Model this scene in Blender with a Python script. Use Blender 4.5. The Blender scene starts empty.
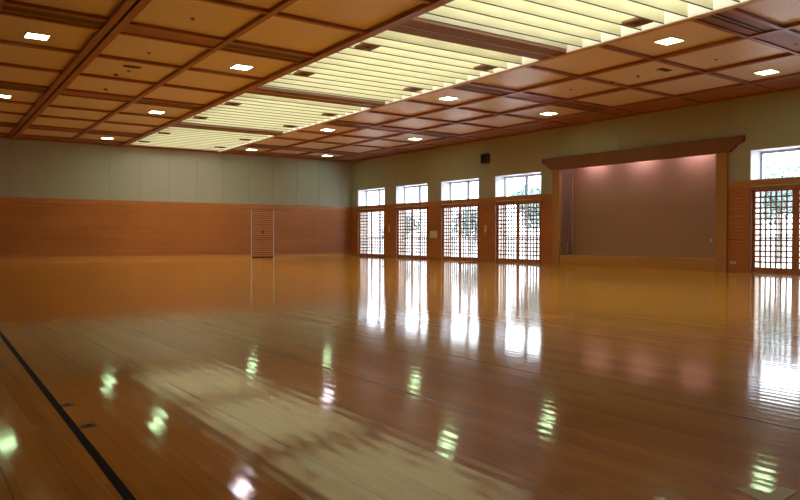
import bpy, math, random
from mathutils import Vector, Matrix
random.seed(7)
sc = bpy.context.scene
C = sc.collection

# ------------------------------------------------------------ camera
F_PX, YAW, PITCH, ROLL, EYE = 725.74, 0.6045, -0.0173, 0.0009, 1.2
cd = bpy.data.cameras.new('camera')
cd.sensor_width = 36.0; cd.lens = F_PX/800*36.0
cd.clip_start = 0.05; cd.clip_end = 500
cam = bpy.data.objects.new('camera', cd); C.objects.link(cam)
fw = Vector((math.sin(YAW)*math.cos(PITCH), math.cos(YAW)*math.cos(PITCH), math.sin(PITCH)))
rt = Vector((math.cos(YAW), -math.sin(YAW), 0)); up = rt.cross(fw)
r2 = rt*math.cos(ROLL)+up*math.sin(ROLL); u2 = up*math.cos(ROLL)-rt*math.sin(ROLL)
M = Matrix((r2, u2, -fw)).transposed().to_4x4(); M.translation = (0, 0, EYE)
cam.matrix_world = M
sc.camera = cam

# ------------------------------------------------------------ world, exposure
w = bpy.data.worlds.new('overcast_sky'); sc.world = w; w.use_nodes = True
wn = w.node_tree.nodes; bg = wn['Background']
bg.inputs[0].default_value = (0.86, 0.90, 1.0, 1); bg.inputs[1].default_value = 8.0
SKYLIGHT_GLOW = 3.7
LAMP_GLOW = 26.0
sc.view_settings.view_transform = 'Standard'; sc.view_settings.look = 'None'
sc.view_settings.exposure = 0.1; sc.view_settings.gamma = 1.0
sc.view_settings.use_curve_mapping = False
cy = sc.cycles
cy.max_bounces = 10; cy.diffuse_bounces = 6; cy.glossy_bounces = 4; cy.transmission_bounces = 6
cy.transparent_max_bounces = 12; cy.caustics_reflective = True; cy.blur_glossy = 0.6; cy.caustics_refractive = False
cy.sample_clamp_indirect = 6.0
cy.use_denoising = True

# ------------------------------------------------------------ dimensions (metres)
XR, YB, ZC = 24.07, 40.30, 6.04       # window wall, back wall, ceiling
XL, YF = -2.6, -4.0                   # walls behind / beside the camera
WALL_T = 0.70
ZD = 3.15                             # top of the wooden wainscot
DOOR_W, DOOR_H = 3.09, 2.94
WIN_Z0, WIN_Z1 = 3.17, 4.21
STARTS = [39.55, 35.26, 30.95, 26.64, 13.70, 9.40, 5.10]    # far edge of each door and window; last two added unseen for daylight
ALC = (14.92, 22.36, 4.20, 0.78)      # alcove opening y0, y1, head, depth
BAND0, PERIOD = 9.1, 8.9
SK_X0, SK_X1 = 9.46, 14.55

# ------------------------------------------------------------ materials
def mat(name):
    m = bpy.data.materials.new(name); m.use_nodes = True
    return m, m.node_tree.nodes, m.node_tree.links, m.node_tree.nodes['Principled BSDF']

def plain(name, col, rough=0.6, noise=0.06, scale=6.0, metal=0.0, stretch=(1, 1, 1), bump=0.0):
    m, n, l, b = mat(name)
    tc = n.new('ShaderNodeTexCoord'); mp = n.new('ShaderNodeMapping'); mp.inputs['Scale'].default_value = stretch
    nz = n.new('ShaderNodeTexNoise'); nz.inputs['Scale'].default_value = scale; nz.inputs['Detail'].default_value = 4
    mx = n.new('ShaderNodeMix'); mx.data_type = 'RGBA'
    mx.inputs['A'].default_value = (*[c*(1-noise) for c in col], 1)
    mx.inputs['B'].default_value = (*[min(1, c*(1+noise)) for c in col], 1)
    l.new(tc.outputs['Object'], mp.inputs[0]); l.new(mp.outputs[0], nz.inputs['Vector'])
    l.new(nz.outputs['Fac'], mx.inputs['Factor']); l.new(mx.outputs['Result'], b.inputs['Base Color'])
    b.inputs['Roughness'].default_value = rough; b.inputs['Metallic'].default_value = metal
    if bump:
        bp = n.new('ShaderNodeBump'); bp.inputs['Strength'].default_value = bump; bp.inputs['Distance'].default_value = 0.01
        l.new(nz.outputs['Fac'], bp.inputs['Height']); l.new(bp.outputs[0], b.inputs['Normal'])
    return m

def wood(name, c1, c2, rough=0.45, grain='Y', fine=30.0):
    """streaky timber, grain running along one axis"""
    st = {'X': (0.25, 1, 1), 'Y': (1, 0.25, 1), 'Z': (1, 1, 0.12)}[grain]
    m, n, l, b = mat(name)
    tc = n.new('ShaderNodeTexCoord'); mp = n.new('ShaderNodeMapping')
    mp.inputs['Scale'].default_value = tuple(s*1.0 for s in st)
    nz = n.new('ShaderNodeTexNoise'); nz.inputs['Scale'].default_value = fine; nz.inputs['Detail'].default_value = 6
    n2 = n.new('ShaderNodeTexNoise'); n2.inputs['Scale'].default_value = 1.3
    ad = n.new('ShaderNodeMath'); ad.operation = 'MULTIPLY_ADD'; ad.inputs[1].default_value = 0.6
    rp = n.new('ShaderNodeValToRGB'); rp.color_ramp.elements[0].position = 0.45; rp.color_ramp.elements[1].position = 0.95
    rp.color_ramp.elements[0].color = (*c1, 1); rp.color_ramp.elements[1].color = (*c2, 1)
    l.new(tc.outputs['Object'], mp.inputs[0]); l.new(mp.outputs[0], nz.inputs['Vector']); l.new(mp.outputs[0], n2.inputs['Vector'])
    l.new(nz.outputs['Fac'], ad.inputs[0]); l.new(n2.outputs['Fac'], ad.inputs[2])
    l.new(ad.outputs[0], rp.inputs[0]); l.new(rp.outputs[0], b.inputs['Base Color'])
    b.inputs['Roughness'].default_value = rough
    return m

def emit(name, col, strength):
    m = bpy.data.materials.new(name); m.use_nodes = True
    n = m.node_tree.nodes; n.clear()
    e = n.new('ShaderNodeEmission'); o = n.new('ShaderNodeOutputMaterial')
    e.inputs[0].default_value = (*col, 1); e.inputs[1].default_value = strength
    m.node_tree.links.new(e.outputs[0], o.inputs[0])
    return m

CUP = 0.15
def floor_material():
    m, n, l, b = mat('lacquered_floorboards')
    tc = n.new('ShaderNodeTexCoord')
    # boards run along Y: brick texture turned a quarter
    mp = n.new('ShaderNodeMapping'); mp.inputs['Rotation'].default_value = (0, 0, math.pi/2)
    br = n.new('ShaderNodeTexBrick'); br.offset = 0.37
    br.inputs['Scale'].default_value = 1.0; br.inputs['Brick Width'].default_value = 3.7; br.inputs['Row Height'].default_value = 0.116
    br.inputs['Mortar Size'].default_value = 0.002; br.inputs['Mortar Smooth'].default_value = 0.3
    br.inputs['Color1'].default_value = (0, 0, 0, 1); br.inputs['Color2'].default_value = (1, 1, 1, 1)
    br.inputs['Mortar'].default_value = (0.5, 0.5, 0.5, 1); br.inputs['Bias'].default_value = 0.0
    l.new(tc.outputs['Object'], mp.inputs[0]); l.new(mp.outputs[0], br.inputs['Vector'])
    # grain
    mg = n.new('ShaderNodeMapping'); mg.inputs['Scale'].default_value = (38, 0.8, 1)
    ng = n.new('ShaderNodeTexNoise'); ng.inputs['Scale'].default_value = 1.0; ng.inputs['Detail'].default_value = 5
    l.new(tc.outputs['Object'], mg.inputs[0]); l.new(mg.outputs[0], ng.inputs['Vector'])
    ad = n.new('ShaderNodeMath'); ad.operation = 'MULTIPLY_ADD'; ad.inputs[1].default_value = 0.42
    l.new(br.outputs['Color'], ad.inputs[0]); 
    sg = n.new('ShaderNodeMath'); sg.operation = 'MULTIPLY'; sg.inputs[1].default_value = 0.95
    l.new(ng.outputs['Fac'], sg.inputs[0]); l.new(sg.outputs[0], ad.inputs[2])
    rp = n.new('ShaderNodeValToRGB')
    rp.color_ramp.elements[0].position = 0.3; rp.color_ramp.elements[0].color = (0.44, 0.178, 0.008, 1)
    rp.color_ramp.elements[1].position = 0.8; rp.color_ramp.elements[1].color = (0.69, 0.318, 0.020, 1)
    l.new(ad.outputs[0], rp.inputs[0])
    # wide dark joints every 1.4 m
    sx = n.new('ShaderNodeSeparateXYZ'); l.new(tc.outputs['Object'], sx.inputs[0])
    a1 = n.new('ShaderNodeMath'); a1.operation = 'ADD'; a1.inputs[1].default_value = 10.0-1.82
    a2 = n.new('ShaderNodeMath'); a2.operation = 'MODULO'; a2.inputs[1].default_value = 1.4
    a3 = n.new('ShaderNodeMath'); a3.operation = 'LESS_THAN'; a3.inputs[1].default_value = 0.008
    a1.inputs[1].default_value = 14.0-1.82
    l.new(sx.outputs[0], a1.inputs[0]); l.new(a1.outputs[0], a2.inputs[0]); l.new(a2.outputs[0], a3.inputs[0])
    mj = n.new('ShaderNodeMath'); mj.operation = 'MAXIMUM'
    bm = n.new('ShaderNodeMath'); bm.operation = 'MULTIPLY'; bm.inputs[1].default_value = 0.3
    l.new(br.outputs['Fac'], bm.inputs[0]); l.new(bm.outputs[0], mj.inputs[0])
    bj = n.new('ShaderNodeMath'); bj.operation = 'MULTIPLY'; bj.inputs[1].default_value = 0.85
    l.new(a3.outputs[0], bj.inputs[0]); l.new(bj.outputs[0], mj.inputs[1])
    mx = n.new('ShaderNodeMix'); mx.data_type = 'RGBA'; mx.inputs['B'].default_value = (0.05, 0.018, 0.006, 1)
    l.new(mj.outputs[0], mx.inputs['Factor']); l.new(rp.outputs[0], mx.inputs['A'])
    l.new(mx.outputs['Result'], b.inputs['Base Color'])
    # gentle unevenness of the lacquer
    mw = n.new('ShaderNodeMapping'); mw.inputs['Scale'].default_value = (1.0, 0.55, 1)
    nw = n.new('ShaderNodeTexNoise'); nw.inputs['Scale'].default_value = 5.5; nw.inputs['Detail'].default_value = 1.0
    l.new(tc.outputs['Object'], mw.inputs[0]); l.new(mw.outputs[0], nw.inputs['Vector'])
    hb = n.new('ShaderNodeMath'); hb.operation = 'MULTIPLY_ADD'; hb.inputs[1].default_value = -0.03
    nh = n.new('ShaderNodeMath'); nh.operation = 'MULTIPLY'; nh.inputs[1].default_value = 0.6
    l.new(nw.outputs['Fac'], nh.inputs[0]); l.new(br.outputs['Fac'], hb.inputs[0]); l.new(nh.outputs[0], hb.inputs[2])
    # every board is slightly cupped
    c1 = n.new('ShaderNodeMath'); c1.operation = 'MULTIPLY'; c1.inputs[1].default_value = 2*math.pi/0.116
    c2 = n.new('ShaderNodeMath'); c2.operation = 'COSINE'
    c3 = n.new('ShaderNodeMath'); c3.operation = 'MULTIPLY_ADD'; c3.inputs[1].default_value = CUP
    l.new(sx.outputs[0], c1.inputs[0]); l.new(c1.outputs[0], c2.inputs[0]); l.new(c2.outputs[0], c3.inputs[0]); l.new(hb.outputs[0], c3.inputs[2])
    bp = n.new('ShaderNodeBump'); bp.inputs['Strength'].default_value = 0.5; bp.inputs['Distance'].default_value = 0.0022
    l.new(c3.outputs[0], bp.inputs['Height']); l.new(bp.outputs[0], b.inputs['Normal'])
    b.inputs['Roughness'].default_value = 0.42; b.inputs['IOR'].default_value = 1.45
    b.inputs['Coat Weight'].default_value = 1.0; b.inputs['Coat Roughness'].default_value = 0.075; b.inputs['Specular IOR Level'].default_value = 0.04; b.inputs['Coat IOR'].default_value = 1.45
    l.new(bp.outputs[0], b.inputs['Coat Normal'])
    return m

def glass_material():
    m = bpy.data.materials.new('window_glass'); m.use_nodes = True
    n = m.node_tree.nodes; l = m.node_tree.links; n.clear()
    t = n.new('ShaderNodeBsdfTransparent'); t.inputs[0].default_value = (0.93, 0.96, 0.96, 1)
    g = n.new('ShaderNodeBsdfGlossy'); g.inputs['Roughness'].default_value = 0.02
    lw_ = n.new('ShaderNodeLayerWeight'); lw_.inputs[0].default_value = 0.5
    pw = n.new('ShaderNodeMath'); pw.operation = 'POWER'; pw.inputs[1].default_value = 5.0
    f = n.new('ShaderNodeMath'); f.operation = 'MULTIPLY_ADD'; f.inputs[1].default_value = 0.8; f.inputs[2].default_value = 0.04
    l.new(lw_.outputs['Facing'], pw.inputs[0]); l.new(pw.outputs[0], f.inputs[0])
    x = n.new('ShaderNodeMixShader'); o = n.new('ShaderNodeOutputMaterial')
    l.new(f.outputs[0], x.inputs[0]); l.new(t.outputs[0], x.inputs[1]); l.new(g.outputs[0], x.inputs[2]); l.new(x.outputs[0], o.inputs[0])
    return m

def louver_material():
    m = bpy.data.materials.new('cream_acrylic_louver'); m.use_nodes = True
    n = m.node_tree.nodes; l = m.node_tree.links; n.clear()
    d = n.new('ShaderNodeBsdfDiffuse'); d.inputs[0].default_value = (0.80, 0.79, 0.60, 1)
    t = n.new('ShaderNodeBsdfTranslucent'); t.inputs[0].default_value = (0.80, 0.79, 0.58, 1)
    x = n.new('ShaderNodeMixShader'); x.inputs[0].default_value = 0.45; o = n.new('ShaderNodeOutputMaterial')
    l.new(d.outputs[0], x.inputs[1]); l.new(t.outputs[0], x.inputs[2]); l.new(x.outputs[0], o.inputs[0])
    return m

def tube_glow_material(strength):
    """fluorescent tubes behind a diffuser: brighter rows along the tubes"""
    m = bpy.data.materials.new('lit_diffuser'); m.use_nodes = True
    n = m.node_tree.nodes; l = m.node_tree.links; n.clear()
    tc = n.new('ShaderNodeTexCoord'); sx = n.new('ShaderNodeSeparateXYZ')
    k = n.new('ShaderNodeMath'); k.operation = 'MULTIPLY'; k.inputs[1].default_value = 2*math.pi/1.27
    s = n.new('ShaderNodeMath'); s.operation = 'COSINE'
    a = n.new('ShaderNodeMath'); a.operation = 'MULTIPLY_ADD'; a.inputs[1].default_value = 0.5*strength; a.inputs[2].default_value = strength
    e = n.new('ShaderNodeEmission'); e.inputs[0].default_value = (1.0, 0.98, 0.86, 1); o = n.new('ShaderNodeOutputMaterial')
    l.new(tc.outputs['Object'], sx.inputs[0]); l.new(sx.outputs[0], k.inputs[0]); l.new(k.outputs[0], s.inputs[0])
    l.new(s.outputs[0], a.inputs[0]); l.new(a.outputs[0], e.inputs[1]); l.new(e.outputs[0], o.inputs[0])
    return m

m_floor = floor_material()
m_board = plain('ceiling_fibreboard', (0.74, 0.585, 0.41), 0.36, 0.08, 9.0)
m_batten = wood('ceiling_batten_wood', (0.23, 0.068, 0.03), (0.34, 0.11, 0.048), 0.38, 'Y')
m_border = wood('ceiling_border_wood', (0.26, 0.085, 0.04), (0.36, 0.125, 0.058), 0.5, 'Y')
m_cross = plain('brown_crossbeam', (0.20, 0.09, 0.045), 0.55)
m_edge = wood('pale_timber_edge', (0.42, 0.24, 0.10), (0.55, 0.33, 0.15), 0.4, 'Y')
m_grey = plain('grey_wall_cloth', (0.39, 0.385, 0.34), 0.85, 0.05, 14.0, bump=0.05)
m_gap = plain('dark_joint', (0.05, 0.04, 0.03), 0.9)
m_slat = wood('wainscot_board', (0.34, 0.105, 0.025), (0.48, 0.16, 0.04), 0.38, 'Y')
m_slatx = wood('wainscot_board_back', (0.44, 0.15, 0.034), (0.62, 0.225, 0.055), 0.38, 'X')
m_rail = wood('wainscot_rail', (0.38, 0.14, 0.034), (0.48, 0.19, 0.05), 0.36, 'Y')
m_base = wood('skirting_wood', (0.5, 0.22, 0.06), (0.6, 0.28, 0.085), 0.35, 'X')
m_door = wood('door_timber', (0.26, 0.085, 0.03), (0.38, 0.13, 0.05), 0.4, 'Z')
m_lat = wood('lattice_timber', (0.16, 0.065, 0.04), (0.22, 0.09, 0.055), 0.5, 'Z')
m_pillar = wood('alcove_pillar_wood', (0.34, 0.15, 0.038), (0.42, 0.195, 0.055), 0.4, 'Z')
m_header = wood('alcove_header_wood', (0.18, 0.055, 0.018), (0.23, 0.074, 0.026), 0.42, 'Y')
m_stage = wood('alcove_step_wood', (0.42, 0.19, 0.035), (0.50, 0.24, 0.055), 0.35, 'Y')
m_cloth = plain('alcove_wall_cloth', (0.34, 0.20, 0.11), 0.9, 0.05, 20.0, bump=0.05)
m_alu = plain('white_aluminium', (0.72, 0.72, 0.76), 0.45)
m_alug = plain('grey_aluminium', (0.42, 0.44, 0.5), 0.4)
m_steel = plain('brushed_steel', (0.62, 0.60, 0.55), 0.35, metal=0.8)
m_black = plain('black_rubber', (0.008, 0.007, 0.006), 0.95)
m_dark = plain('dark_brown_plastic', (0.07, 0.025, 0.02), 0.5)
m_white = plain('ivory_plastic', (0.62, 0.58, 0.46), 0.4)
m_plate = plain('floor_plate_metal', (0.14, 0.085, 0.06), 0.5)
m_tape = plain('yellow_green_tape', (0.78, 0.74, 0.24), 0.5)
m_glass = glass_material()
m_louv = louver_material()
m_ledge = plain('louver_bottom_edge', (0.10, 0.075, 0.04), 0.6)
m_white_box = plain('white_cavity_paint', (0.86, 0.85, 0.76), 0.7)
m_hend = plain('cavity_end_panel', (0.45, 0.44, 0.32), 0.8)
m_glow = tube_glow_material(SKYLIGHT_GLOW)
m_lampg = emit('lamp_glow_greenish', (0.62, 1.0, 0.50), LAMP_GLOW)
m_lampw = emit('lamp_glow_pinkish', (1.0, 0.86, 0.92), LAMP_GLOW)
m_tube = emit('alcove_tube_glow', (0.90, 0.72, 1.0), 110.0)
m_conc = plain('pale_concrete', (0.62, 0.62, 0.60), 0.9)
m_outwall = plain('outdoor_wall', (0.75, 0.74, 0.72), 0.9)
m_leaf = plain('foliage_green', (0.26, 0.36, 0.34), 0.7, 0.5, 3.0)
m_bark = plain('tree_bark', (0.22, 0.18, 0.15), 0.9)
m_roof = plain('grey_roof_tile', (0.16, 0.17, 0.20), 0.7)

# ------------------------------------------------------------ mesh helpers
class MB:
    def __init__(s): s.v = []; s.f = []; s.m = []
    def box(s, x0, x1, y0, y1, z0, z1, mi=0):
        b = len(s.v)
        s.v += [(x0,y0,z0),(x1,y0,z0),(x1,y1,z0),(x0,y1,z0),(x0,y0,z1),(x1,y0,z1),(x1,y1,z1),(x0,y1,z1)]
        for f in ((0,3,2,1),(4,5,6,7),(0,1,5,4),(1,2,6,5),(2,3,7,6),(3,0,4,7)):
            s.f.append(tuple(b+i for i in f)); s.m.append(mi)
        return s
    def quad(s, a, b_, c, d, mi=0):
        b = len(s.v); s.v += [a, b_, c, d]; s.f.append((b, b+1, b+2, b+3)); s.m.append(mi); return s
    def prism(s, pts, axis, a0, a1, mi=0):
        """outline pts in the two other axes, extruded along axis"""
        def P(p, a): return {'x': (a, p[0], p[1]), 'y': (p[0], a, p[1]), 'z': (p[0], p[1], a)}[axis]
        b = len(s.v); k = len(pts)
        s.v += [P(p, a0) for p in pts]+[P(p, a1) for p in pts]
        s.f.append(tuple(b+i for i in range(k))); s.m.append(mi)
        s.f.append(tuple(b+k+i for i in reversed(range(k)))); s.m.append(mi)
        for i in range(k):
            j = (i+1) % k; s.f.append((b+i, b+k+i, b+k+j, b+j)); s.m.append(mi)
        return s
    def cyl(s, c, r, axis, h, k=16, mi=0, r1=None):
        r1 = r if r1 is None else r1
        b = len(s.v)
        for t, rr in ((0, r), (h, r1)):
            for i in range(k):
                a = 2*math.pi*i/k; u, v = rr*math.cos(a), rr*math.sin(a)
                d = {'x': (t, u, v), 'y': (u, t, v), 'z': (u, v, t)}[axis]
                s.v.append((c[0]+d[0], c[1]+d[1], c[2]+d[2]))
        s.f.append(tuple(b+i for i in range(k))); s.m.append(mi)
        s.f.append(tuple(b+k+i for i in reversed(range(k)))); s.m.append(mi)
        for i in range(k):
            j = (i+1) % k; s.f.append((b+i, b+k+i, b+k+j, b+j)); s.m.append(mi)
        return s
    def build(s, name, mats, parent=None, loc=None, bevel=0.0):
        me = bpy.data.meshes.new(name); me.from_pydata(s.v, [], s.f)
        for m in (mats if isinstance(mats, (list, tuple)) else [mats]): me.materials.append(m)
        for p, mi in zip(me.polygons, s.m): p.material_index = mi
        import bmesh
        bm = bmesh.new(); bm.from_mesh(me); bmesh.ops.recalc_face_normals(bm, faces=bm.faces); bm.to_mesh(me); bm.free()
        o = bpy.data.objects.new(name, me); C.objects.link(o)
        if parent: o.parent = parent
        if loc: o.location = loc
        if bevel:
            b = o.modifiers.new('bevel', 'BEVEL'); b.width = bevel; b.segments = 2; b.limit_method = 'ANGLE'
        return o

def tag(o, label, cat, group=None, kind=None):
    o['label'] = label; o['category'] = cat
    if group: o['group'] = group
    if kind: o['kind'] = kind
    return o
def thing(name, label, cat, loc=(0,0,0), rotz=0, group=None, kind=None):
    o = bpy.data.objects.new(name, None); C.objects.link(o); o.empty_display_size = 0.2
    o.location = loc; o.rotation_euler = (0, 0, rotz)
    return tag(o, label, cat, group, kind)
def copy_tree(o, parent=None):
    c = o.copy(); C.objects.link(c)
    if parent: c.parent = parent
    for ch in list(o.children): copy_tree(ch, c)
    return c

# the long ceiling lines run a shade out of square with the window wall
def lean(x, y):
    a = .45*max(0.0, min(1.0, (19.5-x)/4.5))
    return a*(y-17)/22
def lean_mesh(o):
    ox, oy = o.matrix_basis.translation.x, o.matrix_basis.translation.y
    if o.parent: ox += o.parent.location.x; oy += o.parent.location.y
    ys = [v.co.y for v in o.data.vertices]; cross = max(ys)-min(ys) < 2.0 and o.name.split('.')[0] in ('batten', 'slot_diffuser', 'band_board')
    for v in o.data.vertices:
        X_, Y_ = ox+v.co.x, oy+v.co.y
        v.co.x += lean(X_, Y_)
        if cross: v.co.y += .045*(X_-11.5)

# ============================================================ SETTING
fl = MB().box(XL, XR+WALL_T+0.0, YF, YB, -0.2, 0.0).build('floor', m_floor)
tag(fl, 'glossy orange-brown lacquered wooden floor of narrow boards across the hall', 'floor', kind='structure')
_k = .17/6.9
def _sx(y): return 1.03+(y-10.3)*_k
MB().prism([(_sx(YF)-.024, YF), (_sx(YF)+.024, YF), (_sx(YB)+.024, YB-.02), (_sx(YB)-.024, YB-.02)], 'z', -.001, .0015).build('inlay_strip', m_black, fl)['label'] = 'black strip let into the floor'

# ---- ceiling
ce = thing('ceiling', 'coffered ceiling of tan boards between red-brown wooden battens', 'ceiling', kind='structure')
ZP = ZC+0.09
b = MB()
for x0, x1 in ((XL, SK_X0), (SK_X1, 22.2)):
    b.box(x0, x1, YF, 38.9, ZP, ZP+0.06)
b.box(SK_X0, SK_X1, YF, 5.36, ZP, ZP+0.06)
b.build('ceiling_board', m_board, ce)
b = MB()
b.box(22.2, XR, YF, YB, ZP-0.045, ZP+0.06)
b.box(XL, SK_X0, 38.9, YB, ZP-0.045, ZP+0.06).box(SK_X1, 22.2, 38.9, YB, ZP-0.045, ZP+0.06).box(SK_X0, SK_X1, 39.85, YB, ZP-0.045, ZP+0.06)
b.build('border_board', m_border, ce)
MB().box(XL-.3, XR+WALL_T, YF-.3, YB+.3, ZC+1.3, ZC+1.4).build('roof_slab', m_dark, ce)
# lengthwise battens
for xc, ww in ((1.75, .15), (6.76, .15), (17.08, .15), (19.60, .15), (22.2, .16)):
    MB().box(xc-ww/2, xc+ww/2, YF, 38.97 if xc < 22 else YB, ZC, ZP+.01).build('batten', m_batten, ce, bevel=0.008)
bb = MB().box(3.90, 4.06, YF, YB, ZC-0.03, ZP+.01).box(4.13, 4.32, YF, YB, ZC-0.03, ZP+.01).box(4.06, 4.13, YF, YB, ZP-0.01, ZP+.01, 1)
bb.build('double_beam', [m_batten, m_black], ce)['label'] = 'double beam with a black groove along its middle'
MB().box(9.22, 9.46, YF, YB, ZC-0.02, ZP+.01).build('batten', m_batten, ce, bevel=0.01)
MB().box(14.55, 14.70, YF, YB, ZC-0.02, ZP+.01).build('edge_trim', m_edge, ce, bevel=0.008)['label'] = 'pale timber edge beside the louvres'
# crosswise battens, bands, slotted vents
colsx = [(XL, 1.675), (1.825, 3.86), (4.36, 6.685), (6.835, 9.22), (14.70, 17.005), (17.155, 19.525), (19.675, 22.12), (22.28, XR)]
vent_cols = {1, 3, 4, 6}
def yrange(): return [0.2, 9.1, 18.0, 26.95, 36.15]
for bc in yrange():
    for (x0, x1) in ((XL, 9.22), (14.70, XR)):
        for yc in (bc-0.425, bc+0.425, bc+0.425+2.683, bc+0.425+5.366):
            if YF < yc < YB:
                MB().box(x0, x1, yc-.065, yc+.065, ZC+0.012, ZP+.01).build('batten', m_batten, ce)
    for ci, (x0, x1) in enumerate(colsx):
        b = MB()
        if ci == 7: continue
        if ci in vent_cols:
            b.box(x0, x1, bc-.36, bc-.10, ZP-.045, ZP-.005).box(x0, x1, bc-.04, bc+.04, ZP-.045, ZP-.005).box(x0, x1, bc+.10, bc+.36, ZP-.045, ZP-.005)
            b.box(x0, x1, bc-.10, bc-.04, ZP-.02, ZP-.002, 1).box(x0, x1, bc+.04, bc+.10, ZP-.02, ZP-.002, 1)
            b.build('slot_diffuser', [m_cross, m_black], ce)['label'] = 'wooden band with two dark air slots'
        else:
            b.box(x0, x1, bc-.36, bc+.36, ZP-.045, ZP-.005).build('band_board', m_border, ce)
MB().box(XL, XR, YB-.16, YB, ZC-.01, ZC+.05).box(XR-.12, XR, YF, YB-.16, ZC-.01, ZC+.05).build('cornice', m_batten, ce)
# brown crossbeams of the louvred lights
for yc in (4.85, 13.75, 22.65, 31.55):
    cb = MB()
    cb.box(SK_X0, SK_X1, yc-.5, yc+.5, ZC+.02, ZC+.10)
    cb.box(SK_X0, SK_X1, yc-.5, yc-.44, ZC+.10, ZC+.72).box(SK_X0, SK_X1, yc+.44, yc+.5, ZC+.10, ZC+.72)
    cb.box(SK_X0, SK_X1, yc-.012, yc+.012, ZC+.008, ZC+.02, 1)
    o = cb.build('crossbeam', [m_cross, m_alu], ce); o['label'] = 'wide dark brown crossbeam with a thin pale line'

for o in ce.children: lean_mesh(o)

# ---- walls
def panelled(mb, rects, seams, axis, plane, out, z_gap=0.0):
    """grey sheets 18 mm thick with 12 mm joints; rects are (u0,u1,z0,z1)"""
    for u0, u1, z0, z1 in rects:
        cuts = [u0]+[q for q in seams if u0+.05 < q < u1-.05]+[u1]
        for a, c in zip(cuts, cuts[1:]):
            a2 = a+(.005 if a != u0 else 0); c2 = c-(.005 if c != u1 else 0)
            if axis == 'y': mb.box(min(plane, plane+out), max(plane, plane+out), a2, c2, z0, z1)
            else: mb.box(a2, c2, min(plane, plane+out), max(plane, plane+out), z0, z1)
def boards(mb, u0, u1, z0, z1, axis, plane, out, pitch=0.1255):
    k = max(1, round((z1-z0)/pitch)); p = (z1-z0)/k
    for i in range(k):
        za, zb = z0+i*p, z0+(i+1)*p
        # each board with a chamfered lower groove
        if axis == 'y':
            X0, X1 = plane, plane+out
            s_ = -1 if out < 0 else 1
            mb.prism([(X0, za), (X0, zb), (X1, zb), (X1, za+.026), (X1-s_*.030, za+.020), (X1-s_*.030, za)], 'y', u0, u1)
        else:
            Y0, Y1 = plane, plane+out
            s_ = -1 if out < 0 else 1
            mb.prism([(Y0, za), (Y0, zb), (Y1, zb), (Y1, za+.032), (Y1-s_*.040, za+.026), (Y1-s_*.040, za)], 'x', u0, u1)

openings = [(s-DOOR_W, s) for s in STARTS]
segs = []; edge = YB
for a0, a1 in openings[:4]:
    segs.append((a1, edge)); edge = a0
segs.append((22.79, edge)); segs.append((13.70, 14.49))
segs += [(openings[5][1], openings[4][0]), (openings[6][1], openings[5][0]), (YF, openings[6][0])]
wr = thing('wall_right', 'long side wall, grey-green above orange slatted wainscot, pierced by lattice doors', 'wall', (XR, 0, 0), kind='structure')
core = MB(); X1 = WALL_T
for y0, y1 in segs[:4]: core.box(.02, X1, y0, y1, 0, WIN_Z1)
core.box(.02, X1, ALC[1], segs[4][1], 0, WIN_Z1); core.box(.02, X1, 13.70, ALC[0], 0, WIN_Z1); [core.box(.02, X1, a, c, 0, WIN_Z1) for a, c in segs[-3:]]
core.box(.02, X1, YF, ALC[0], WIN_Z1, ZC+.1); core.box(.02, X1, ALC[1], YB, WIN_Z1, ZC+.1); core.box(.02, X1, ALC[0], ALC[1], ALC[2]+.59, ZC+.1)
for y0, y1 in openings: core.box(.02, X1, y0, y1, DOOR_H, WIN_Z0)
core.build('wall_core', m_white_box, wr)
seams = [16.03+1.6*k for k in range(-12, 16)]
gp = MB()
panelled(gp, [(YF, YB-.0, WIN_Z1, ZC+.06)], seams, 'y', 0.0, .018)
win_edges = []
edge = YB
for a0, a1 in openings[:4]:
    panelled(gp, [(a1, edge, ZD, WIN_Z1)], seams, 'y', 0.0, .018); edge = a0
panelled(gp, [(22.79, edge, ZD, WIN_Z1), (13.70, 14.49, ZD, WIN_Z1), *[(a, c, ZD, WIN_Z1) for a, c in segs[-3:]]], seams, 'y', 0.0, .018)
gp.build('wall_panel', m_grey, wr)
sb = MB()
for y0, y1 in segs: boards(sb, y0+.0, y1, 0.0, 2.99, 'y', .02, -.035)
sb.build('wainscot', m_slat, wr)
rb = MB()
edge = YB
for y0, y1 in ((22.79, YB), (YF, 14.49)): rb.box(-.03, .02, y0, y1, 2.99, ZD+.015)
rb.build('wainscot_rail', m_rail, wr, bevel=.005)

wb = thing('wall_back', 'end wall, dull grey panels above orange slatted wainscot', 'wall', (0, YB, 0), kind='structure')
MB().box(XL, XR+WALL_T, .02, .3, 0, ZC+.3).build('wall_core', m_grey, wb)
gp = MB(); seamx = [4.53+1.557*k for k in range(-4, 13)]
panelled(gp, [(XL, XR, ZD, ZC+.06)], seamx, 'x', 0.0, .018); gp.build('wall_panel', m_grey, wb)
sb = MB()
ends = [XL, 3.6, 8.7, 13.77, 17.12, 18.60, 21.25, XR-.035]
for a, c in zip(ends, ends[1:]):
    if (a, c) == (17.12, 18.60): continue
    boards(sb, a+.004, c-.004, 0.0, 2.99, 'x', .02, -.035)
boards(sb, 17.12, 18.60, 2.86, 2.99, 'x', .02, -.035)
sb.build('wainscot', m_slatx, wb)
MB().box(XL, XR-.035, -.03, .02, 2.99, ZD+.015).build('wainscot_rail', m_rail, wb, bevel=.005)
bsb = MB().box(XL, 17.12, YB-.032, YB-.016, 0, .17).box(18.60, XR-.04, YB-.032, YB-.016, 0, .17).build('baseboard_back', m_base)
tag(bsb, 'low pale wooden skirting along the foot of the end wall', 'skirting', kind='structure')

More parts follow.
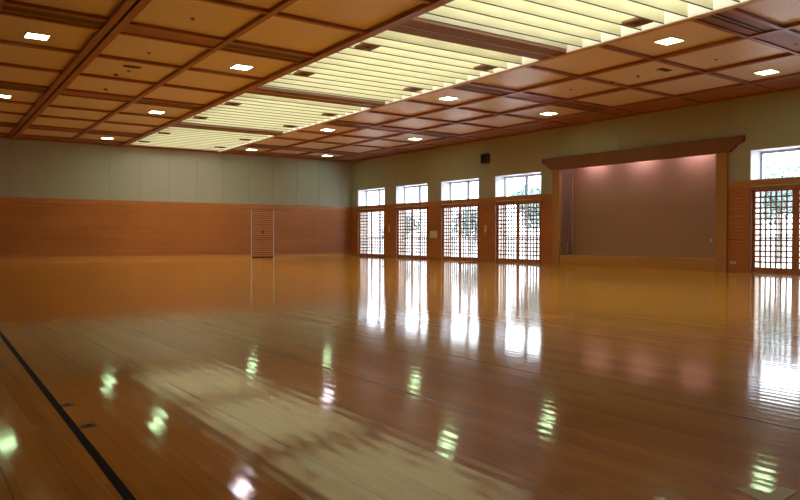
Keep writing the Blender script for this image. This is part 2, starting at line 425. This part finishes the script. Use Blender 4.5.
for nm, lab, bx, rect in (('wall_left', 'plain grey side wall with wooden wainscot beside the camera', (XL-.3, XL, YF, YB), 'y'),
                          ('wall_front', 'plain grey end wall with wooden wainscot behind the camera', (XL, XR, YF-.3, YF), 'x')):
    o = MB().box(bx[0], bx[1], bx[2], bx[3], 0, ZC+.3).build(nm, m_grey)
    tag(o, lab, 'wall', kind='structure')
    if rect == 'y': MB().box(XL, XL+.03, YF, YB-.05, 0, ZD).build('wainscot', m_slat, o)
    else: MB().box(XL+.03, XR-.05, YF, YF+.03, 0, ZD).build('wainscot', m_slatx, o)

# ---- doors and windows of the side wall
def make_door(y1, label, n):
    """pair of sliding lattice doors with outer glazed doors; local origin at the far lower corner, y runs to minus"""
    W, H = DOOR_W, DOOR_H
    d = thing('door_%d' % n, label, 'door', (XR, y1, 0), kind='structure')
    f = MB()
    f.box(-.045, .16, -.065, 0, 0, H).box(-.045, .16, -W, -W+.065, 0, H).box(-.045, .16, -W+.065, -.065, H-.12, H)
    f.box(-.02, .16, -W+.065, -.065, 0, .022)
    f.build('door_frame', m_door, d, bevel=.004)
    for k, (ya, yb, xo, sa, sb_) in enumerate(((-1.56, -.065, .075, .165, .085), (-W+.065, -1.50, .015, .075, .165))):
        # stiles and rails
        p = MB(); x0, x1 = xo, xo+.045
        p.box(x0, x1, ya, ya+sa, .022, H-.12).box(x0, x1, yb-sb_, yb, .022, H-.12)
        p.box(x0, x1, ya+sa, yb-sb_, .022, .19).box(x0, x1, ya+sa, yb-sb_, 2.765, H-.12)
        ph = p.build('sliding_door', m_door, d, bevel=.003)
        la, lb, z0, z1 = ya+sa, yb-sb_, .19, 2.765
        q = MB()
        for i in range(1, 7):
            yc = la+(lb-la)*i/7; q.box(x0+.004, x1-.006, yc-.025, yc+.025, z0, z1)
        for j in range(1, 14):
            zc = z0+(z1-z0)*j/14; q.box(x0+.008, x1-.010, la, lb, zc-.025, zc+.025)
        q.build('lattice', m_lat, ph)
        hy = ya+sa/2 if k == 0 else yb-sb_/2
        hy = yb-sb_/2 if k == 0 else ya+sa/2
        MB().box(x0-.004, x0, hy-.018, hy+.018, 1.12, 1.34).build('door_pull', m_dark, ph)
    g = MB(); gx = .60
    for ya, yb in ((-W, -W/2+.03), (-W/2-.03, 0)):
        g.box(gx, gx+.04, ya, ya+.06, .05, H).box(gx, gx+.04, yb-.06, yb, .05, H)
        g.box(gx, gx+.04, ya+.06, yb-.06, .05, .13).box(gx, gx+.04, ya+.06, yb-.06, H-.07, H).box(gx, gx+.04, ya+.06, yb-.06, 1.16, 1.23)
        gx += .045
    g.box(.55, .70, -W, 0, 0, .05)
    gl = g.build('glazed_door', m_alug, d)
    MB().box(.618, .622, -W+.05, -.05, .13, H-.07).build('glass', m_glass, gl)
    return d
def make_window(y1, label, n):
    W, H = DOOR_W, WIN_Z1-WIN_Z0
    o = thing('window_%d' % n, label, 'window', (XR, y1, WIN_Z0), kind='structure')
    r = MB()
    r.box(-.005, .60, -.02, 0, 0, H).box(-.005, .60, -W, -W+.02, 0, H).box(-.005, .60, -W+.02, -.02, 0, .02).box(-.005, .60, -W+.02, -.02, H-.02, H)
    r.build('window_reveal', m_alu, o)
    f = MB(); a, c = .60, .66
    f.box(a, c, -.09, -.0, 0, H).box(a, c, -W, -W+.09, 0, H).box(a, c, -W+.09, -.09, 0, .06).box(a, c, -W+.09, -.09, H-.11, H)
    f.box(a-.02, c, -W/2-.085, -W/2+.085, .06, H-.11)
    fr = f.build('window_frame', m_alug, o)
    MB().box(.628, .632, -W+.07, -.07, .05, H-.07).build('window_pane', m_glass, fr)
    MB().box(a-.03, a, -W/2-.02+.17, -W/2+.02+.17, H-.35, H-.14).build('window_latch', m_dark, fr)
    return o
where = ['nearest the back corner of the hall', 'second from the back corner', 'third from the back corner', 'beside the alcove, fourth from the back corner', 'cut off by the photo edge, past the alcove',
         'added out of view for daylight, next after the cut-off one', 'added out of view for daylight, second after the cut-off one']
for i, s in enumerate(STARTS):
    make_door(s, 'pair of wooden lattice sliding doors '+where[i], i+1 if i < 5 else i+2)
    make_window(s, 'white-framed high window '+where[i], i+1)

# flush double door in the end wall
dx0, dx1 = 17.12, 18.60
d = thing('door_6', 'flush slatted double door with two steel edge strips in the end wall', 'door', ((dx0+dx1)/2, YB, 0), kind='structure')
hw = (dx1-dx0)/2
for s_, a, c in ((-1, -hw+.05, -.006), (1, .006, hw-.05)):
    lb = MB(); boards(lb, a, c, .03, 2.84, 'x', .02, -.045); lf = lb.build('door_leaf', m_slatx, d)
    MB().box(s_*.05-.03, s_*.05+.03, -.05, -.025, 1.44, 1.60).build('recessed_pull', m_dark, lf)
for s_ in (-1, 1):
    MB().box(s_*(hw-.025)-.022, s_*(hw-.025)+.022, -.04, .02, .0, 2.86).build('steel_strip', m_steel, d)['label'] = 'pale metal strip'
MB().box(-hw, hw, .0, .018, 0, 2.86).build('door_back', m_gap, d)

# ============================================================ LOUVRED CEILING LIGHTS
def make_bay(y0, y1, label, first):
    """origin at the near end of the bay at ceiling level"""
    L = y1-y0; n = round(L/.6); p = L/n
    t = thing('louvered_light', label, 'ceiling light', ((SK_X0+SK_X1)/2, y0, ZC), group='louvred ceiling lights')
    hw = (SK_X1-SK_X0)/2
    b = MB(); T = .02
    b.box(-hw, -hw+T, 0, L, .01, .72).box(hw-T, hw, 0, L, .01, .72).box(-hw, hw, 0, T, .10, .72, 1).box(-hw, hw, L-T, L, .10, .72, 1).box(-hw, hw, 0, L, .72, .75)
    b.build('housing', [m_white_box, m_hend], t)
    MB().box(-hw+.1, hw-.1, .1, L-.1, .66, .70).build('diffuser', m_glow, t)
    lv = []
    for i in range(1, n):
        yc = i*p
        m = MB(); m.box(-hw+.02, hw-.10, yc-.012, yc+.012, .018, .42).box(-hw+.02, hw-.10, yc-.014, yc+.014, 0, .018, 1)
        m.build('louver', [m_louv, m_ledge], t)
    for i in ((2, 8) if y0 < 20 else (3, 9)):
        yc = (i+.5)*p
        for xx in (-2.1, 1.9):
            m = MB().box(xx-.24, xx+.24, yc-.25, yc+.25, .004, .06).cyl((xx, yc, -.012), .07, 'z', .02, 14, 1)
            m.build('spotlight_box', [m_cross, m_dark], t)
    for o in t.children: lean_mesh(o)
    return t
bays = [(5.35, 13.25, 'first'), (14.25, 22.15, 'third from the back wall'), (23.15, 31.05, 'second from the back wall'), (32.05, 39.85, 'touching the back wall')]
for y0, y1, wd in bays:
    lab = 'cream louvred ceiling light, section '+(wd if wd != 'first' else 'nearest the camera, cut off by the photo edge')
    make_bay(y0, y1, lab, None)

# ============================================================ DOWNLIGHTS
def make_downlight(m):
    t = thing('square_downlight', 'x', 'ceiling light', (0, 0, ZP), group='square recessed ceiling lights')
    h = .275
    f = MB()
    f.box(-h, h, -h, -h+.03, -.022, .0).box(-h, h, h-.03, h, -.022, .0).box(-h, -h+.03, -h+.03, h-.03, -.022, .0).box(h-.03, h, -h+.03, h-.03, -.022, .0)
    f.build('lamp_frame', m_alu, t)
    MB().box(-h+.03, h-.03, -h+.03, h-.03, -.016, -.002).build('lamp_diffuser', m, t)
    return t
lg, lw = make_downlight(m_lampg), make_downlight(m_lampw)
used = set()
rows = [(2.78, 'left of the grooved double beam', (1, 2, 3)), (8.15, 'between double beam and louvres', (1, 2, 3)),
        (16.0, 'just right of the louvres', (0, 1, 2, 3)), (21.28, 'in the row nearest the windows', (0, 1, 2, 3))]
ordn = {3: 'closest to back wall', 2: 'second from back wall', 1: 'third from back wall', 0: 'fourth from back wall'}
for x, wd, ks in rows:
    for k in ks:
        if x < 3 and k == 3: continue       # outside the frame
        y = BAND0+PERIOD*k+.425+1.34+(x-2.9)*.036+.15*(k-1)+(.25 if x > 20 and k == 0 else 0)
        white = (x > 8 and x < 9 and k == 1) or (x > 15 and x < 17 and k == 2)
        base = lw if white else lg
        if id(base) not in used: o = base; used.add(id(base))
        else: o = copy_tree(base)
        o.location = (x+lean(x, y), y, ZP)
        o['label'] = 'square white downlight %s, %s' % (wd, ordn[k])

# ============================================================ SMALL CEILING FITTINGS
def fitting(kind, x, y, label):
    x *= 1.018; y *= 1.018; x += .0
    if kind == 'smoke_detector':
        t = thing('smoke_detector', label, 'smoke detector', (x, y, ZP), group='smoke detectors on the ceiling')
        MB().cyl((0, 0, -.02), .075, 'z', .02, 20).build('mount', m_white, t)
        MB().cyl((0, 0, -.055), .045, 'z', .035, 20, r1=.062).build('sensor_head', m_dark, t)
    elif kind == 'sprinkler':
        t = thing('fire_sprinkler', label, 'sprinkler', (x, y, ZP), group='fire sprinklers on the ceiling')
        MB().cyl((0, 0, -.012), .05, 'z', .012, 18).build('collar', m_dark, t)
        MB().cyl((0, 0, -.05), .035, 'z', .038, 12, r1=.02).build('nozzle', m_steel, t)
    else:
        t = thing('ceiling_vent', label, 'vent', (x, y, ZP), group='small rectangular ceiling vents')
        MB().box(-.24, .24, -.11, .11, -.014, 0).build('vent_frame', m_cross, t)
        m = MB()
        for i in range(5): m.box(-.21, .21, -.085+.036*i, -.067+.036*i, -.022, -.012)
        m.build('vent_slat', m_dark, t)
fitting('sprinkler', 5.40, 15.9, 'tiny dark sprinkler on the second tan board left of the louvres, nearest of its row')
fitting('sprinkler', 5.45, 19.5, 'tiny dark sprinkler just past the plain wooden band, left half of ceiling')
fitting('vent', 5.5, 21.25+.1, 'small dark rectangular vent on tan board left of the louvres')
fitting('sprinkler', 5.55, 21.95, 'tiny dark sprinkler directly behind the small vent, left of the louvres')
fitting('smoke_detector', 5.35, 22.6, 'small dark smoke detector behind the small vent, left of the louvres')
fitting('smoke_detector', 5.6, 25.0, 'small dark smoke detector one board behind the left vent')
fitting('vent', 18.2, 12.95, 'small grey rectangular vent on tan board right of the louvres')
fitting('sprinkler', 18.28, 13.92, 'tiny sprinkler between the right vent and the dark smoke detector')
fitting('smoke_detector', 18.25, 14.85, 'small dark smoke detector in line behind the right vent')
fitting('sprinkler', 18.1, 16.4, 'tiny sprinkler alone on the board right of the louvres crossbeam')
fitting('smoke_detector', 18.26, 23.56, 'small dark smoke detector beside the pale round speaker, right of the louvres')
fitting('sprinkler', 18.3, 11.4, 'tiny sprinkler on the board before the right vent')
fitting('smoke_detector', 18.35, 9.3, 'smoke detector on the bright shiny band near the upper photo edge')
t = thing('ceiling_speaker', 'pale round ceiling speaker with dark rim between the window wall and louvres', 'speaker', (18.24, 21.6, ZP))
MB().cyl((0, 0, -.02), .15, 'z', .02, 24).build('rim', m_dark, t); MB().cyl((0, 0, -.028), .12, 'z', .02, 24).build('grille', m_white, t)

# ============================================================ ALCOVE
Y0, Y1, ZH, DP = ALC
t = thing('display_alcove', 'large empty wooden-framed alcove with pinkish-brown cloth back wall', 'alcove', (XR, (Y0+Y1)/2, 0), kind='structure')
hy = (Y1-Y0)/2
ZT = ZH+.5
b = MB().box(DP, DP+.08, -hy-.3, hy+.3, 0, ZT).box(.03, DP, hy, hy+.08, 0, ZT).box(.03, DP, -hy-.08, -hy, 0, ZT).box(.10, DP, -hy, hy, ZT, ZT+.08)
b.build('alcove_lining', m_cloth, t)
for s_, nm in ((1, 1), (-1, -1)):
    ya, yb = (hy, hy+.43) if s_ > 0 else (-hy-.43, -hy)
    MB().box(-.10, .03, ya, yb, 0, ZH+.02).build('alcove_pillar', m_pillar, t, bevel=.006)
# header with stepped, curved ends
e = hy+.43; o_ = .60
def end_profile(s_):
    pts = [(e-.0, ZH), (e+.10, ZH+.02), (e+.16, ZH+.09), (e+.27, ZH+.13), (e+.34, ZH+.22), (e+.47, ZH+.27), (e+o_, ZH+.33), (e+o_, ZH+.53)]
    return [(s_*p, z) for p, z in pts]
pts = end_profile(1)+[(-p, z) for p, z in reversed(end_profile(1))]
MB().prism(pts, 'x', -.13, .0).build('alcove_header', m_header, t)
MB().box(.0, .12, -hy, hy, ZH, ZT).build('light_pelmet', m_header, t)
MB().box(-.045, DP, -hy, hy, 0, .085).box(-.06, DP, -hy, -.4, .095, .395).box(-.06, DP, -.39, hy, .095, .395).box(-.03, DP, -hy, hy, .08, .1).build('alcove_step', m_stage, t)
MB().box(-.08, DP, -hy, hy, .395, .43).build('alcove_floor', m_stage, t, bevel=.004)
for k, yc in enumerate((2.35, 0.0, -2.45)):
    lab = ('pinkish fluorescent tube hidden above alcove, next to the fourth lattice door', 'pinkish fluorescent tube hidden above the middle of the alcove', 'pinkish fluorescent tube hidden above alcove, next to the cut-off door')[k]
    f = thing('fluorescent_tube', lab, 'light', (XR+.42, (Y0+Y1)/2+yc, ZT), group='tubes hidden above the alcove')
    MB().box(-.05, .05, -.62, .62, -.06, 0).build('lamp_housing', m_alu, f)
    MB().cyl((0, -.58, -.085), .018, 'y', 1.16, 12).build('tube', m_tube, f)

# ============================================================ WALL FITTINGS
def wall_plate(name, label, cat, y, z, wy, hz, m, xoff=-.015, th=.018, toggle=None):
    t = thing(name, label, cat, (XR+xoff, y, z))
    MB().box(-th, 0, -wy/2, wy/2, -hz/2, hz/2).build('plate', m, t, bevel=.003)
    if toggle: toggle(t, th)
    return t
def tg_switch(t, th):
    for k in range(3): MB().box(-th-.008, -th+.001, -.22+k*.16, -.10+k*.16, -.12, .12).build('rocker', m_white, t)
wall_plate('switch_panel', 'square ivory wall panel on the boards between second and third doors', 'switch', 31.6, 1.37, .62, .38, m_white, toggle=tg_switch)
wall_plate('wall_strip', 'narrow upright ivory strip fixed on the boards between first and second doors', 'wall fitting', 35.95, 1.72, .14, .42, m_white)
wall_plate('wall_strip', 'narrow upright ivory strip fixed on the boards between third and fourth doors', 'wall fitting', 27.32, 1.63, .14, .36, m_white)
t = thing('wall_speaker', 'small dark brown loudspeaker box high on the grey wall', 'speaker', (XR, 27.3, 5.12))
MB().box(-.16, 0, -.26, .26, -.24, .24).build('speaker_cabinet', m_dark, t, bevel=.01)
MB().box(-.165, -.158, -.22, .22, -.20, .20).build('speaker_grille', m_black, t)
def tg_out(t, th):
    for s_ in (-.035, .035): MB().box(-th-.003, -th+.001, s_-.012, s_+.012, -.018, .018).build('socket', m_dark, t)
wall_plate('wall_outlet', 'steel outlet plate low on the boards right of the alcove', 'outlet', 14.28, .33, .22, .09, m_steel, toggle=tg_out)
t = thing('wall_outlet', 'small outlet plate low on the end wall beside the corner', 'outlet', (23.78, YB-.015, .32))
MB().box(-.05, .05, -.02, 0, -.09, .09).build('plate', m_steel, t, bevel=.003); MB().box(-.02, .02, -.023, -.019, -.03, .03).build('socket', m_dark, t)
t = thing('hanging_hook', 'small pale hook with a cord on the far side of the alcove', 'hook', (XR+.40, Y1-.0, .92))
MB().cyl((0, -.045, 0), .02, 'y', .045, 10).cyl((0, -.05, -.02), .035, 'y', .012, 12).build('hook_knob', m_white, t); MB().cyl((0, -.03, -.49), .006, 'z', .49, 8).build('cord', m_white, t)
t = thing('alcove_outlet', 'tiny pale outlet on the cloth back wall of the alcove', 'outlet', (XR+DP, 15.62, 1.10))
MB().box(-.012, 0, -.04, .04, -.06, .06).build('plate', m_white, t); MB().box(-.015, -.011, -.012, .012, -.02, .02).build('socket', m_dark, t)

# floor plates and tape
def floor_plate(x, y, label):
    t = thing('floor_socket', label, 'floor socket', (x, y, 0.0), group='round metal floor sockets')
    MB().cyl((0, 0, 0), .05, 'z', .0025, 28).build('cover', m_plate, t)
    MB().box(-.018, .018, -.012, .012, .002, .004).build('latch', m_black, t)
floor_plate(.985, 4.91, 'small round dark metal floor socket beside the black strip, nearer one')
floor_plate(.985, 5.61, 'small round dark metal floor socket beside the black strip, farther one')
def tape(p0, p1, ww, z, label):
    a, c = Vector(p0), Vector(p1); dd = (c-a).normalized(); nn = Vector((-dd.y, dd.x))*ww/2
    mid = (a+c)/2
    pts = [a-nn-mid, c-nn-mid, c+nn-mid, a+nn-mid]
    b = MB().prism([(p.x, p.y) for p in pts], 'z', 0, .0012)
    o = b.build('floor_tape', m_tape, loc=(mid.x, mid.y, z)); tag(o, label, 'tape', 'tape cross on the floor')
tape((3.32, 1.92), (3.20, 1.62), .07, .0003, 'yellow-green floor tape strip at the bottom edge, its tip pointing left')
tape((3.49, 1.775), (3.15, 1.735), .075, .0016, 'yellow-green floor tape strip at the bottom edge, its end pointing right')

# ============================================================ OUTSIDE
gy = MB().box(XR+WALL_T, 120, -60, 140, -.3, -.12).build('ground', m_conc); tag(gy, 'pale paved ground outside the windows', 'ground', kind='structure')
MB().box(XR+WALL_T, XR+WALL_T+1.6, YF, YB, -.12, -.03).build('veranda', m_conc, gy)
gw = MB().box(46, 46.3, -20, 95, -.12, 1.2).build('garden_wall', [m_outwall, m_roof]); tag(gw, 'low pale garden wall outside, seen through the lattice doors', 'wall')
def tree(x, y, h, r, label, seed):
    rnd = random.Random(seed)
    t = thing('garden_tree', label, 'tree', (x, y, -.12), group='trees outside the windows')
    MB().cyl((0, 0, 0), .10, 'z', h*.55, 10, r1=.05).build('trunk', m_bark, t)
    b = MB()
    cl = [(rnd.uniform(-.6, .6)*r, rnd.uniform(-.6, .6)*r, h*.62+rnd.uniform(-.45, .45)*r, r*rnd.uniform(.35, .6)) for _ in range(16)]
    for cx, cy_, cz, cr in cl:
        for _ in range(150):
            v = Vector((rnd.gauss(0, 1), rnd.gauss(0, 1), rnd.gauss(0, 1))).normalized()*cr*rnd.uniform(.5, 1)
            p = Vector((cx, cy_, cz))+v
            a = Vector((rnd.uniform(-1, 1), rnd.uniform(-1, 1), rnd.uniform(-1, 1))).normalized()
            c = a.cross(v).normalized(); s_ = rnd.uniform(.07, .15)
            b.quad(tuple(p-a*s_-c*s_*.5), tuple(p+a*s_-c*s_*.5), tuple(p+a*s_+c*s_*.5), tuple(p-a*s_+c*s_*.5))
    b.build('foliage', m_leaf, t)
tree(37.0, 36.6, 5.6, 2.0, 'bushy green tree outside, seen through the high window beside the alcove', 1)
tree(38.5, 20.3, 6.0, 2.2, 'bushy green tree outside, seen through the cut-off window past the alcove', 2)
tree(40.0, 47.5, 3.9, 1.9, 'small green tree outside, seen through the third lattice doors', 3)
tree(40.0, 58.0, 3.6, 1.8, 'small green tree outside, seen through the second lattice doors', 4)
